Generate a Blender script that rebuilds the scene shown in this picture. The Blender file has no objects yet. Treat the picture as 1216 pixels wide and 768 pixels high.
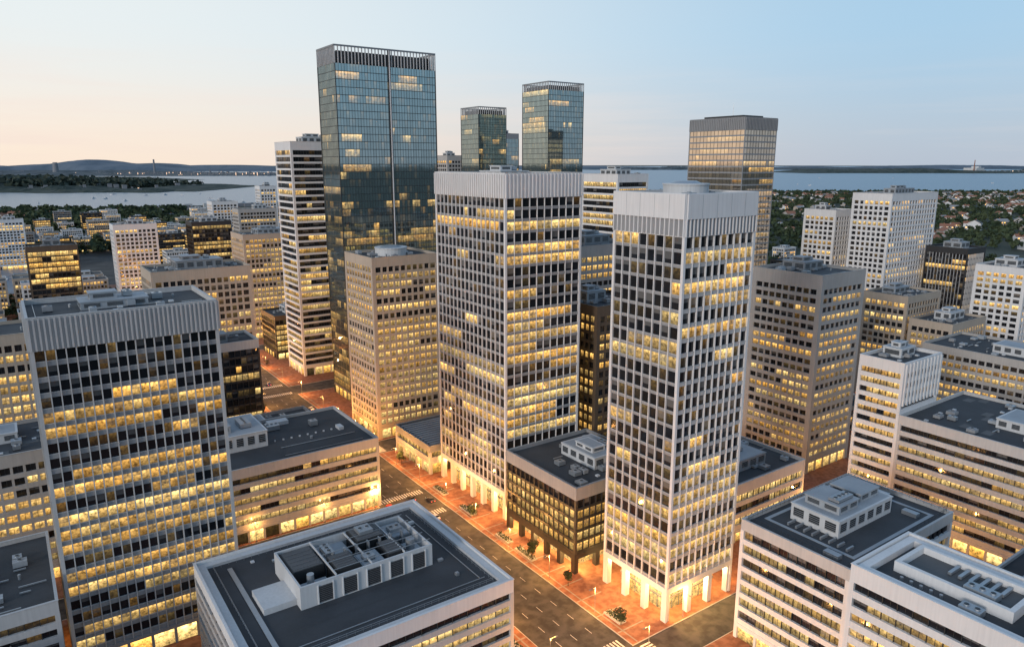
import bpy, math, random
from mathutils import Vector, Matrix
import numpy as np
R=math.radians
scene=bpy.context.scene
scene.view_settings.view_transform='Standard'
scene.view_settings.look='None'
scene.view_settings.exposure=0
CA,SA=math.cos(R(35.06)),math.sin(R(35.06))
def W2(r,q): return (CA*r+SA*q, -SA*r+CA*q)   # shore-aligned metres -> city grid metres

# ------------------------------------------------------------------ materials
def newmat(name):
    m=bpy.data.materials.new(name); m.use_nodes=True
    nt=m.node_tree; b=nt.nodes['Principled BSDF']
    return m,nt,b
def N(nt,t,**k):
    n=nt.nodes.new(t)
    for a,v in k.items(): setattr(n,a,v)
    return n
def mathn(nt,op,a,b=None,c=None):
    n=N(nt,'ShaderNodeMath',operation=op)
    for i,x in enumerate((a,b,c)):
        if x is None: continue
        if isinstance(x,(int,float)): n.inputs[i].default_value=x
        else: nt.links.new(x,n.inputs[i])
    return n.outputs[0]
def mixc(nt,f,a,b,blend='MIX'):
    n=N(nt,'ShaderNodeMix',data_type='RGBA',blend_type=blend)
    for i,x in ((0,f),(6,a),(7,b)):
        if isinstance(x,(int,float)): n.inputs[i].default_value=x
        elif isinstance(x,tuple): n.inputs[i].default_value=(*x,1) if len(x)==3 else x
        else: nt.links.new(x,n.inputs[i])
    return n.outputs[2]
def concrete(name,col,rough=.85,var=.18,streak=.25,scale=.15,metal=0):
    m,nt,b=newmat(name)
    tc=N(nt,'ShaderNodeTexCoord')
    n1=N(nt,'ShaderNodeTexNoise'); n1.inputs['Scale'].default_value=scale; n1.inputs['Detail'].default_value=6
    nt.links.new(tc.outputs['Object'],n1.inputs['Vector'])
    mp=N(nt,'ShaderNodeMapping'); mp.inputs['Scale'].default_value=(1.6,1.6,.09)
    nt.links.new(tc.outputs['Object'],mp.inputs['Vector'])
    n2=N(nt,'ShaderNodeTexNoise'); n2.inputs['Scale'].default_value=1.0; n2.inputs['Detail'].default_value=5
    nt.links.new(mp.outputs[0],n2.inputs['Vector'])
    f=mathn(nt,'ADD',mathn(nt,'MULTIPLY',mathn(nt,'SUBTRACT',n1.outputs[0],.5),var*2),mathn(nt,'MULTIPLY',mathn(nt,'SUBTRACT',n2.outputs[0],.5),streak*2))
    f=mathn(nt,'ADD',f,1.0)
    vm=N(nt,'ShaderNodeVectorMath',operation='SCALE'); vm.inputs[0].default_value=col
    nt.links.new(f,vm.inputs['Scale'])
    nt.links.new(vm.outputs[0],b.inputs['Base Color'])
    b.inputs['Roughness'].default_value=rough; b.inputs['Metallic'].default_value=metal
    return m
def glassmat(name,col,metal=.0,rough=.07,gain=1.0,ior=1.6,pane=.7):
    m,nt,b=newmat(name)
    at=N(nt,'ShaderNodeAttribute',attribute_name='lit')
    sp=N(nt,'ShaderNodeSeparateColor'); nt.links.new(at.outputs['Color'],sp.inputs[0])
    uv=N(nt,'ShaderNodeUVMap',uv_map='UV'); su=N(nt,'ShaderNodeSeparateXYZ'); nt.links.new(uv.outputs[0],su.inputs[0])
    tc=N(nt,'ShaderNodeTexCoord')
    n1=N(nt,'ShaderNodeTexNoise'); n1.inputs['Scale'].default_value=.8; n1.inputs['Detail'].default_value=4; n1.inputs['Roughness'].default_value=.75
    nt.links.new(tc.outputs['Object'],n1.inputs['Vector'])
    cr=N(nt,'ShaderNodeMapRange'); nt.links.new(n1.outputs[0],cr.inputs[0])
    cr.inputs[1].default_value=.36; cr.inputs[2].default_value=.64; cr.inputs[3].default_value=.22; cr.inputs[4].default_value=1.3
    rv=N(nt,'ShaderNodeMapRange'); nt.links.new(su.outputs[1],rv.inputs[0])
    rv.inputs[1].default_value=.1; rv.inputs[2].default_value=.8; rv.inputs[3].default_value=.4; rv.inputs[4].default_value=1.1
    w=mathn(nt,'FRACT',mathn(nt,'MULTIPLY',su.outputs[0],2.0))
    bar=mathn(nt,'MULTIPLY',mathn(nt,'GREATER_THAN',w,.45),mathn(nt,'GREATER_THAN',su.outputs[1],.74))
    s=mathn(nt,'MULTIPLY',mathn(nt,'MULTIPLY',cr.outputs[0],rv.outputs[0]),sp.outputs[0])
    s=mathn(nt,'ADD',s,mathn(nt,'MULTIPLY',mathn(nt,'MULTIPLY',bar,sp.outputs[0]),.5))
    bl=mathn(nt,'MULTIPLY',mathn(nt,'GREATER_THAN',sp.outputs[2],.78),mathn(nt,'GREATER_THAN',su.outputs[1],mathn(nt,'SUBTRACT',1.9,mathn(nt,'MULTIPLY',sp.outputs[2],1.6))))
    s=mathn(nt,'MULTIPLY',s,mathn(nt,'SUBTRACT',1.0,mathn(nt,'MULTIPLY',bl,.5)))
    col_e=mixc(nt,sp.outputs[1],(1.0,.48,.08),(1.0,.70,.26))
    nt.links.new(col_e,b.inputs['Emission Color'])
    nt.links.new(mathn(nt,'MULTIPLY',s,gain),b.inputs['Emission Strength'])
    vm=N(nt,'ShaderNodeVectorMath',operation='SCALE'); vm.inputs[0].default_value=col
    nt.links.new(mathn(nt,'ADD',mathn(nt,'MULTIPLY',sp.outputs[2],pane),1-pane*.5),vm.inputs['Scale'])
    bc=vm.outputs[0]
    if metal<.1: bc=mixc(nt,mathn(nt,'MULTIPLY',bl,.7),vm.outputs[0],(.16,.155,.15))
    nt.links.new(bc,b.inputs['Base Color'])
    b.inputs['Roughness'].default_value=rough; b.inputs['Metallic'].default_value=metal
    b.inputs['IOR'].default_value=ior
    n3=N(nt,'ShaderNodeTexNoise'); n3.inputs['Scale'].default_value=.25; nt.links.new(tc.outputs['Object'],n3.inputs['Vector'])
    bp=N(nt,'ShaderNodeBump'); bp.inputs['Strength'].default_value=.05; bp.inputs['Distance'].default_value=.1
    nt.links.new(n3.outputs[0],bp.inputs['Height']); nt.links.new(bp.outputs[0],b.inputs['Normal'])
    m.cycles.emission_sampling='NONE'
    return m
def emis(name,col,st,base=(.8,.8,.8)):
    m,nt,b=newmat(name)
    b.inputs['Base Color'].default_value=(*base,1); b.inputs['Emission Color'].default_value=(*col,1); b.inputs['Emission Strength'].default_value=st
    m.cycles.emission_sampling='NONE'
    return m
MATS={}
MATS['white']=concrete('white_precast',(.66,.645,.635),var=.08,streak=.14)
MATS['pale']=concrete('pale_concrete',(.46,.45,.44),var=.1,streak=.18)
MATS['grey']=concrete('grey_concrete',(.27,.27,.275),var=.14,streak=.2)
MATS['dgrey']=concrete('dark_grey_spandrel',(.11,.11,.115),var=.14,streak=.2)
MATS['tan']=concrete('tan_stone',(.42,.35,.28),var=.12,streak=.18)
MATS['beige']=concrete('beige_stone',(.40,.375,.35),var=.12,streak=.18)
MATS['dark']=concrete('dark_cladding',(.028,.028,.03),rough=.45,var=.15,streak=.15)
MATS['steel']=concrete('anodised_aluminium',(.20,.21,.225),rough=.45,var=.1,streak=.1,metal=.3)
MATS['mullion']=concrete('slim_dark_mullion',(.04,.045,.048),rough=.4,var=.1,streak=.1,metal=.3)
MATS['brown']=concrete('bronze_cladding',(.09,.065,.045),rough=.5)
MATS['deck']=concrete('bitumen_roof',(.045,.048,.053),rough=.8,var=.6,streak=.15,scale=.09)
MATS['deck2']=concrete('gravel_roof',(.11,.11,.11),rough=.95,var=.35,streak=.1,scale=.12)
MATS['membrane']=concrete('pale_roof_membrane',(.32,.34,.36),rough=.7,var=.25,streak=.1)
MATS['plant']=concrete('plant_room_white',(.54,.54,.54),rough=.6,var=.12,streak=.15)
MATS['metal']=concrete('galvanised_metal',(.38,.40,.42),rough=.4,metal=.6,var=.2,streak=.1)
MATS['louvre']=concrete('dark_louvre',(.025,.026,.028),rough=.5)
MATS['glass']=glassmat('office_glass',(.014,.015,.018),gain=1.25,ior=1.45)
MATS['teal']=glassmat('curtain_wall_glass',(.34,.43,.44),metal=.9,rough=.04,gain=.7,pane=.18)
MATS['skygold']=glassmat('sky_gold_curtain_glass',(.60,.50,.40),metal=.9,rough=.05,gain=.6,pane=.25)  # gold tint puts the warm sky reflection into the glass colour
MATS['redroof']=concrete('terracotta_roof',(.28,.12,.07),var=.3)

# ------------------------------------------------------------------ mesh builder
class MB:
    def __init__(s): s.v=[];s.f=[];s.m=[];s.c=[];s.uv=[];s.mats=[]
    def mi(s,k):
        if k not in s.mats: s.mats.append(k)
        return s.mats.index(k)
    def quad(s,p,mat,c=(0,0,.5),uv=((0,0),(1,0),(1,1),(0,1))):
        i=len(s.v); s.v+=p; s.f.append(tuple(range(i,i+len(p)))); s.m.append(s.mi(mat)); s.c.append(c)
        s.uv.append(uv if len(p)==4 else tuple((0,0) for _ in p))
    def box(s,x0,x1,y0,y1,z0,z1,mat,bottom=False,c=(0,0,.5)):
        a=[(x0,y0,z0),(x1,y0,z0),(x1,y1,z0),(x0,y1,z0),(x0,y0,z1),(x1,y0,z1),(x1,y1,z1),(x0,y1,z1)]
        i=len(s.v); s.v+=a; k=s.mi(mat)
        fs=[(4,5,6,7),(0,1,5,4),(1,2,6,5),(2,3,7,6),(3,0,4,7)]
        if bottom: fs.append((3,2,1,0))
        for q in fs:
            s.f.append(tuple(i+j for j in q)); s.m.append(k); s.c.append(c); s.uv.append(((0,0),(1,0),(1,1),(0,1)))
    def cyl(s,x,y,z0,z1,r,n,mat,r2=None):
        r2=r if r2 is None else r2
        a=[(math.cos(2*math.pi*i/n),math.sin(2*math.pi*i/n)) for i in range(n)]
        for i in range(n):
            p,q=a[i],a[(i+1)%n]
            s.quad([(x+p[0]*r,y+p[1]*r,z0),(x+q[0]*r,y+q[1]*r,z0),(x+q[0]*r2,y+q[1]*r2,z1),(x+p[0]*r2,y+p[1]*r2,z1)],mat)
        s.quad([(x+p[0]*r2,y+p[1]*r2,z1) for p in a],mat)
    def mesh(s,name):
        me=bpy.data.meshes.new(name); me.from_pydata(s.v,[],s.f)
        for k in s.mats: me.materials.append(MATS[k])
        me.polygons.foreach_set('material_index',s.m)
        uvl=me.uv_layers.new(name='UV'); uvl.data.foreach_set('uv',[x for f in s.uv for p in f for x in p])
        ca=me.color_attributes.new('lit','FLOAT_COLOR','CORNER')
        arr=[]
        for f,c in zip(s.f,s.c): arr+=[c[0],c[1],c[2],1.0]*len(f)
        ca.data.foreach_set('color',arr); me.update(); return me
    def obj(s,name,parent=None,loc=(0,0,0)):
        o=bpy.data.objects.new(name,s.mesh(name)); scene.collection.objects.link(o); o.location=loc
        if parent: o.parent=parent
        return o
def empty(name,loc=(0,0,0)):
    e=bpy.data.objects.new(name,None); e.empty_display_size=1; scene.collection.objects.link(e); e.location=loc; return e

def fbox(B,S,side,s0,s1,o0,o1,z0,z1,mat,bottom=False):
    X0,X1,Y0,Y1=S
    if side=='W': B.box(X0-o1,X0-o0,Y0+s0,Y0+s1,z0,z1,mat,bottom)
    elif side=='E': B.box(X1+o0,X1+o1,Y0+s0,Y0+s1,z0,z1,mat,bottom)
    elif side=='S': B.box(X0+s0,X0+s1,Y0-o1,Y0-o0,z0,z1,mat,bottom)
    else: B.box(X0+s0,X0+s1,Y1+o0,Y1+o1,z0,z1,mat,bottom)
def fquad(B,S,side,s0,s1,o,z0,z1,mat,c):
    X0,X1,Y0,Y1=S
    if side=='W': x=X0-o; p=[(x,Y0+s1,z0),(x,Y0+s0,z0),(x,Y0+s0,z1),(x,Y0+s1,z1)]
    elif side=='E': x=X1+o; p=[(x,Y0+s0,z0),(x,Y0+s1,z0),(x,Y0+s1,z1),(x,Y0+s0,z1)]
    elif side=='S': y=Y0-o; p=[(X0+s0,y,z0),(X0+s1,y,z0),(X0+s1,y,z1),(X0+s0,y,z1)]
    else: y=Y1+o; p=[(X0+s1,y,z0),(X0+s0,y,z0),(X0+s0,y,z1),(X0+s1,y,z1)]
    B.quad(p,mat,c)

def litgrid(nf,nb,p,rng):
    g=[]
    for f in range(nf):
        low=.85+1.3*max(0,1-f/(nf*.6))
        pf=min(.96,p*low*rng.choice([.1,.35,.85,1.5,2.8]))
        fb=rng.uniform(.45,1.15); tint=rng.random()
        st=rng.random()<pf; row=[]
        for b in range(nb):
            if rng.random()<.2: st=rng.random()<pf
            br=fb*rng.uniform(.6,1.25) if st else (rng.uniform(.02,.12) if rng.random()<.22 else 0)
            row.append((br,min(1,max(0,tint*.6+rng.random()*.5)),rng.random()))
        g.append(row)
    return g

ST=dict( # floor,bay,fin_w,fin_o,sp_h,sp_o,corner,depth,mull,wall,glass,p
 tower =dict(fl=3.95,bay=2.95,fw=.24,fo=.25,sh=.85,so=-.15,cw=.7,d=.4,mull=0,wall='grey',glass='glass',p=.42,fin='white',sill=('pale',.14,.1)),
 fins  =dict(fl=3.9,bay=2.15,fw=.24,fo=.35,sh=1.15,so=-.12,cw=.7,d=.5,mull=0,wall='grey',glass='glass',p=.46,fin='pale',sill=('pale',.12,.06)),
 band  =dict(fl=3.8,bay=3.1,fw=.16,fo=-.25,sh=1.7,so=.12,cw=.9,d=.6,mull=1,wall='pale',glass='glass',p=.6,fin='mullion'),
 bandg =dict(fl=3.7,bay=3.3,fw=.7,fo=-.02,sh=1.55,so=.12,cw=2.0,d=.5,mull=1,wall='beige',glass='glass',p=.5,fin='beige'),
 grid  =dict(fl=3.7,bay=3.0,fw=.85,fo=.05,sh=1.3,so=.0,cw=1.6,d=.4,mull=1,wall='tan',glass='glass',p=.5,fin='tan'),
 wgrid =dict(fl=3.5,bay=3.6,fw=1.2,fo=.1,sh=1.3,so=.0,cw=1.6,d=.5,mull=1,wall='white',glass='glass',p=.3,fin='white'),
 curtain=dict(fl=3.9,bay=1.6,fw=.07,fo=.06,sh=.3,so=-.02,cw=.35,d=.1,mull=0,wall='mullion',glass='teal',p=.15,fin='mullion'),
 stripe=dict(fl=3.9,bay=3.2,fw=.14,fo=-.3,sh=1.2,so=.35,cw=1.2,d=.5,mull=1,wall='white',glass='glass',p=.45,fin='dark'),
 darkb =dict(fl=3.8,bay=2.6,fw=.22,fo=.2,sh=.9,so=.1,cw=.7,d=.35,mull=0,wall='dark',glass='glass',p=.8,fin='dark'),
)
LAMPS=[]
def building(name,X0,X1,Y0,Y1,z1,style,seed=0,z0=0,crown=3.0,ctype='plain',cmat=None,base=5.0,btype='shop',roof='deck',par=1.1,ov={},plant='auto',sides='WSEN',pscale=1.0,parent=None,groove=None,side_ov={},corner=None):
    st0=dict(ST[style]); st0.update(ov); rng=random.Random(seed*7+13)
    par_e=parent or empty(name,(0,0,0))
    S=(X0,X1,Y0,Y1); G=MB(); Wl=MB(); cm=cmat or st0['wall']
    zb=z0+base; zc=z1-crown
    nf=max(1,round((zc-zb)/st0['fl'])); fh=(zc-zb)/nf
    cw=st0['cw']
    for side in sides:
        st=dict(st0); st.update(side_ov.get(side,side_ov.get({'N':'S','E':'W'}.get(side,''),{}))); d=st['d']
        w=(Y1-Y0) if side in 'WE' else (X1-X0)
        nb=max(1,round((w-2*cw)/st['bay'])); bw=(w-2*cw)/nb
        g=litgrid(nf,nb,st['p']*pscale,rng)
        for f in range(nf):
            za=zb+f*fh+st['sh']; zt=zb+(f+1)*fh
            for b in range(nb):
                fquad(G,S,side,cw+b*bw,cw+(b+1)*bw,-d,za,zt,st['glass'],g[f][b])
            fbox(Wl,S,side,cw,w-cw,-d-.2,st['so'],zb+f*fh,za,st['wall'],True)
            if st.get('sill'):
                sm,sh_,sp_=st['sill']; fbox(Wl,S,side,cw,w-cw,-d-.1,st['so']+sp_,za,za+sh_,sm,True)
        for b in range(1,nb):
            s=cw+b*bw
            fbox(Wl,S,side,s-st['fw']/2,s+st['fw']/2,-d-.1,st['fo'],zb+.003,zc-.003,st['fin'])
        if st['mull']:
            for b in range(nb):
                s=cw+(b+.5)*bw
                fbox(Wl,S,side,s-.05,s+.05,-d-.05,-d+.08,zb+.004,zc-.004,'mullion')
        if groove and side in groove:
            s=w*groove[side]; fbox(Wl,S,side,s-.8,s+.8,-d-.1,.3,zb+.007,z1-.9,'dark'); fbox(Wl,S,side,s-.25,s+.25,.3,.7,zb+.007,z1-.9,'white')
        if ctype=='ribs':
            n=max(4,round(w/(st['bay']*.5)))
            rm=st['fin'] if st['fin'] not in('dark','mullion') else 'steel'
            if cm in('white','pale','grey'): rm=cm
            for i in range(n+1):
                s=.2+(w-.4)*i/n; fbox(Wl,S,side,max(.01,s-.2),min(w-.01,s+.2),.1,.62,zc+.15,z1-.3,rm)
        elif ctype=='half':
            n=max(4,round(w/(st['bay']*.5)))
            hz=zc+crown*.42
            fbox(Wl,S,side,.3,w-.3,.1,.14,zc+.2,hz,'grey')
            for i in range(n+1):
                s=.2+(w-.4)*i/n; fbox(Wl,S,side,max(.01,s-.15),min(w-.01,s+.15),.14,.5,zc+.15,hz,'white')
            fbox(Wl,S,side,-.01 if side in 'WE' else .3,w+.01 if side in 'WE' else w-.3,.1,.55 if side in 'WE' else .547,hz,z1-.01,cm)
            for k in range(1,5):
                s=w*k/5; fbox(Wl,S,side,s-.04,s+.04,.55,.56,hz+.1,z1-.2,'steel')
        elif ctype=='screen':
            n=max(6,round(w/1.9))
            for i in range(n+1):
                s=.15+(w-.3)*i/n; fbox(Wl,S,side,s-.22,s+.22,-.35,.2,zc,z1-.8,'pale')
            fbox(Wl,S,side,0,w,-.45,.25 if side in 'WE' else .247,z1-.8,z1,'steel',True)
            fbox(Wl,S,side,2,w-2,-3.2,-3,zc,z1-2.5,'dark',True)
    cmn=corner or (st0['wall'] if style not in('curtain','tower') else ('mullion' if style=='curtain' else 'white'))
    for (xa,xb) in ((X0-.15,X0+cw),(X1-cw,X1+.15)):
        for (ya,yb) in ((Y0-.15,Y0+cw),(Y1-cw,Y1+.15)):
            Wl.box(xa,xb,ya,yb,z0,zc,cmn)
    t=.45
    if ctype!='screen':
        a,b_,c_,d_=X0-.1,X1+.1,Y0-.1,Y1+.1
        Wl.box(a,b_,c_,c_+t,zc,z1,cm,True); Wl.box(a,b_,d_-t,d_,zc,z1,cm,True)
        Wl.box(a,a+t,c_+t,d_-t,zc,z1,cm,True); Wl.box(b_-t,b_,c_+t,d_-t,zc,z1,cm,True)
        Wl.box(a-.12,b_+.12,c_-.12,c_+t+.1,z1,z1+.14,cm,True); Wl.box(a-.12,b_+.12,d_-t-.1,d_+.12,z1,z1+.14,cm,True)
        Wl.box(a-.12,a+t+.1,c_+t+.1,d_-t-.1,z1,z1+.14,cm,True); Wl.box(b_-t-.1,b_+.12,c_+t+.1,d_-t-.1,z1,z1+.14,cm,True)
    zr=z1-par
    if ctype=='screen': zr=zc+.5
    Wl.quad([(X0+.3,Y0+.3,zr),(X1-.3,Y0+.3,zr),(X1-.3,Y1-.3,zr),(X0+.3,Y1-.3,zr)],roof)
    if btype=='columns':
        ins=4.0; bm='white' if cm=='white' else 'dark'
        Wl.quad([(X0,Y1,zb-.02),(X1,Y1,zb-.02),(X1,Y0,zb-.02),(X0,Y0,zb-.02)],'white')
        S2=(X0+ins,X1-ins,Y0+ins,Y1-ins)
        for side in sides:
            w=(Y1-Y0) if side in 'WE' else (X1-X0)
            fbox(Wl,S,side,0 if side in 'WE' else .02,w if side in 'WE' else w-.02,-.6,.25 if side in 'WE' else .247,zb-1.8,zb+.05,bm,True)
            n=max(2,round(w/8.5))
            for i in range(n+1):
                s=.95+(w-1.9)*i/n
                if side in 'SN' and i in (0,n): continue
                fbox(Wl,S,side,s-.85,s+.85,-1.6,.1,z0,zb-1.8,bm)
            w2=w-2*ins; n2=max(2,round(w2/3))
            for i in range(n2):
                fquad(G,S2,side,w2*i/n2,w2*(i+1)/n2,0,z0+.15,zb,'glass',(rng.uniform(1.3,2.3),.4+rng.random()*.4,.5))
                fbox(Wl,S2,side,w2*i/n2-.08,w2*i/n2+.08,.0,.15,z0,zb,'steel')
            fbox(Wl,S2,side,0,w2,.01,.5,z0+4.2,z0+4.7,'steel',True)
        for p in ((X0+2,Y0+2),(X0+2,(Y0+Y1)/2),((X0+X1)/2,Y0+2),(X0+2,Y1-2),(X1-2,Y0+2)): LAMPS.append((p[0],p[1],zb-2.2))
    elif base>.5:
        for side in sides:
            w=(Y1-Y0) if side in 'WE' else (X1-X0)
            wm_=st0['wall'] if style!='curtain' else 'steel'
            fbox(Wl,S,side,cw,w-cw,-.4,.3,zb-1.1,zb-.01,wm_,True)
            n=max(2,round((w-2*cw)/5.5))
            for i in range(n):
                a=cw+(w-2*cw)*i/n; b_=cw+(w-2*cw)*(i+1)/n
                fquad(G,S,side,a,b_,-.5,z0,zb-1.1,'glass',(rng.uniform(.7,1.9) if rng.random()<.85 else .05,rng.random(),.5))
                fbox(Wl,S,side,max(cw,a-.35),a+.35,-.6,.05,z0,zb-1.1,wm_)
    Wl.obj('walls',par_e); G.obj('windows',par_e)
    if plant: roofkit(par_e,X0+1.2,X1-1.2,Y0+1.2,Y1-1.2,zr,rng,plant)
    return par_e

def acunit(P,x,y,z,w,l,h,mat='metal'):
    P.box(x,x+w,y,y+l,z+.25,z+h,mat,True)
    P.box(x+.1,x+w-.1,y+.1,y+l-.1,z,z+.25,'dark')
    n=max(1,int(max(w,l)/1.6)); 
    for i in range(n):
        cx=x+w*(i+.5)/n if w>=l else x+w/2; cy=y+l/2 if w>=l else y+l*(i+.5)/n
        r=min(w,l,1.6)*.38
        P.cyl(cx,cy,z+h,z+h+.22,r,10,mat); P.cyl(cx,cy,z+h+.225,z+h+.24,r*.82,10,'louvre')
def penthouse(P,x0,x1,y0,y1,z,h,mat='plant'):
    P.box(x0,x1,y0,y1,z,z+h,mat)
    P.box(x0-.2,x1+.2,y0-.2,y1+.2,z+h,z+h+.3,mat,True)
    P.box(x0+.5,x1-.5,y0+.5,y1-.5,z+h+.3,z+h+.32,'membrane')
    S=(x0,x1,y0,y1)
    for side in 'WSEN':
        w=(y1-y0) if side in 'WE' else (x1-x0)
        n=max(1,int(w/4))
        for i in range(n):
            a=w*i/n+.8; b=w*(i+1)/n-.8
            if b-a<.6: continue
            fbox(P,S,side,a,b,0,.06,z+h*.3,z+h*.82,'louvre')
            for k in range(4): fbox(P,S,side,a,b,.06,.12,z+h*(.33+.12*k),z+h*(.36+.12*k),'metal')
def roofkit(par,x0,x1,y0,y1,z,rng,kind):
    P=MB(); W,L=x1-x0,y1-y0
    if kind=='round':
        P.cyl((x0+x1)/2,(y0+y1)/2,z,z+3.4,min(W,L)*.26,28,'plant'); P.cyl((x0+x1)/2,(y0+y1)/2,z+3.4,z+3.8,min(W,L)*.27,28,'plant')
        P.cyl((x0+x1)/2,(y0+y1)/2,z+3.8,z+4.5,min(W,L)*.18,20,'metal',r2=min(W,L)*.12)
    elif kind in('auto','big','small'):
        f={'auto':.42,'big':.6,'small':.36}[kind]
        pw,pl=W*rng.uniform(f-.1,f+.1),L*rng.uniform(f-.1,f+.1)
        px=x0+(W-pw)*rng.uniform(.25,.75); py=y0+(L-pl)*rng.uniform(.3,.8)
        m=rng.choice(['plant','plant','grey','membrane'])
        h=rng.uniform(3,4.5) if kind!='small' else 1.8; penthouse(P,px,px+pw,py,py+pl,z,h,m)
        penthouse(P,px+pw*.15,px+pw*.55,py+pl*.2,py+pl*.7,z+h+.3,1.6,m)
        acunit(P,px+pw*.65,py+pl*.3,z+h+.3,2.2,min(4.,pl*.4),1.5)
    for i in range(int(W*L/50)+2):
        x=rng.uniform(x0,x1-4); y=rng.uniform(y0,y1-4)
        c=rng.random()
        if c<.4: acunit(P,x,y,z,rng.uniform(1.6,3.2),rng.uniform(1.6,3.2),rng.uniform(1.,1.8),rng.choice(['metal','membrane','grey']))
        elif c<.6: P.cyl(x,y,z,z+rng.uniform(.6,1.4),.35,10,'metal')
        elif c<.75: P.box(x,x+rng.uniform(2,6),y,y+.35,z+.3,z+.6,'metal',True)
        elif c<.88: P.box(x,x+1.2,y,y+1.2,z,z+.45,'plant')
        else: P.quad([(x,y,z+.012+i*.002),(min(x1,x+5),y,z+.012+i*.002),(min(x1,x+5),y+3,z+.012+i*.002),(x,y+3,z+.012+i*.002)],'deck2')
    P.box(x0+1,x1-1,y0+.8,y0+.95,z+.15,z+.28,'metal',True)
    P.box(x0+.8,x0+.95,y0+1,y1-1,z+.15,z+.27,'metal',True)
    P.obj('roof_plant',par)
def railing(P,x0,x1,y0,y1,z,mat='metal'):
    for a,b,c,d in ((x0,x1,y0,y0+.06),(x0,x1,y1-.06,y1),(x0,x0+.06,y0,y1),(x1-.06,x1,y0,y1)):
        P.box(a,b,c,d,z+1.0,z+1.07,mat,True); P.box(a,b,c,d,z+.5,z+.55,mat,True)
    n=int((x1-x0)/2)
    for i in range(n+1):
        x=x0+(x1-x0-.06)*i/n
        for y in (y0,y1-.06): P.box(x,x+.06,y,y+.06,z,z+1.0,mat)
    n=int((y1-y0)/2)
    for i in range(1,n):
        y=y0+(y1-y0-.06)*i/n
        for x in (x0,x1-.06): P.box(x,x+.06,y,y+.06,z,z+1.0,mat)

RECTS=[]
def bld(name,X0,X1,Y0,Y1,z1,style,**k):
    RECTS.append((X0,X1,Y0,Y1)); return building(name,X0,X1,Y0,Y1,z1,style,**k)

# ------------------------------------------------------------------ hero towers
bld('office_tower',143.5,172.2,127.2,153.7,122.5,'tower',seed=1,crown=11,ctype='half',cmat='white',base=11,btype='columns',plant='round',par=1.5,
    side_ov={'W':dict(bay=3.3,fw=.24,fo=.2,sh=.75,so=-.12,d=.35,wall='grey',p=.2),'S':dict(bay=2.8,fw=.2,fo=.2,sh=1.0,so=-.05,wall='pale',p=.42)})
bld('office_tower',141,175,205,253,127,'tower',seed=2,crown=8.5,ctype='ribs',cmat='white',base=11,btype='columns',plant='small',par=1.5,
    side_ov={'W':dict(bay=2.9,fw=.24,fo=.15,sh=.8,so=-.12,d=.3,wall='grey',p=.2),'S':dict(bay=3.3,fw=.16,fo=.1,sh=.9,so=-.1,wall='grey',p=.55)})
bld('glass_skyscraper',148,206,367,391,189,'curtain',seed=3,crown=9,ctype='screen',base=6,groove={'S':.52},plant=None)
bld('striped_office_tower',144.5,190,432,461,143,'stripe',seed=4,crown=5,base=6,ov=dict(p=.32))
bld('stone_office_tower',137,171.6,307,338.7,88,'grid',seed=5,crown=4.5,base=6,plant='round',ov=dict(p=1.2))
bld('concrete_office_tower',2,44,199,227,95,'fins',seed=6,crown=8,ctype='ribs',cmat='pale',base=6,par=1.2,plant='small',corner='pale')
b3=bld('foreground_office_block',31,96.5,137,192,26,'band',seed=7,crown=3.6,cmat='white',base=5,plant=None,par=1.3,ov=dict(bay=4.2,sh=1.5,fl=3.7,p=.6))
P=MB(); z=24.7
for i,(a,b,c,d) in enumerate(((31.5,96,137.5,139.5),(31.5,96,189.5,191.5),(31.5,33.5,139.5,189.5),(94,96,139.5,189.5))): P.box(a,b,c,d,z,z+.75,'plant')
for a,b,c,d in ((48,84,157,157.5),(48,84,176.5,177),(48,48.5,157.5,176.5),(83.5,84,157.5,176.5)): P.box(a,b,c,d,z,z+6.0,'plant')
for i in range(5):
    x=52.5+i*6.4; P.box(x,x+3.6,156.9,157,z+.4,z+4.8,'louvre',True)
    for k in range(9): P.box(x,x+3.6,156.8,156.9,z+.6+k*.5,z+.72+k*.5,'dgrey',True)
    P.box(x-.3,x,156.7,157,z+.2,z+5.2,'white',True); P.box(x+3.6,x+3.9,156.7,157,z+.2,z+5.2,'white',True)
for (a,b,c,d,h,m) in ((49,57,165,176,5.6,'louvre'),(58,64,158.5,166,6.6,'louvre'),(58.5,66,168,176,4.2,'membrane'),(65,71,158.5,165,5.2,'membrane'),(67.5,75,168,176,6.9,'louvre'),(72,77,158.5,166,6.2,'louvre'),(76.5,83,168,176,4.8,'metal'),(78,83,159,166,3.5,'membrane'),(49,56.5,158,163,3.2,'plant')):
    P.box(a,b,c,d,z,z+h,m); P.box(a+.3,b-.3,c+.3,d-.3,z+h,z+h+.15,'membrane' if m!='louvre' else 'deck2')
    if m=='louvre':
        for k in range(5): P.box(a+.8,b-.8,c+.8+(d-c-1.6)*k/5,c+1.2+(d-c-1.6)*k/5,z+h+.15,z+h+.3,'dgrey')
for i in range(5): P.box(57.2,84,158.2+i*4.2,158.35+i*4.2,z+7.0,z+7.15,'metal',True)
for x in (57.2,66.7,76): P.box(x,x+.3,157.5,176.5,z+5.9,z+6.4,'plant',True)
acunit(P,59,169,z+4.35,2.4,5,1.5); acunit(P,78,170,z+4.95,3.5,3,1.2); acunit(P,66,160,z+5.35,3,2.4,1.2); acunit(P,69,170,z+7.05,4,4,1.2)
P.cyl(80,162,z+3.6,z+6.8,1.2,16,'metal'); P.cyl(52,161,z+3.2,z+6.4,.9,16,'metal')
for k in range(7): P.box(60+k*3.3,60.3+k*3.3,166.2,167.8,z+3,z+6.9,'metal',True)
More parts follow.
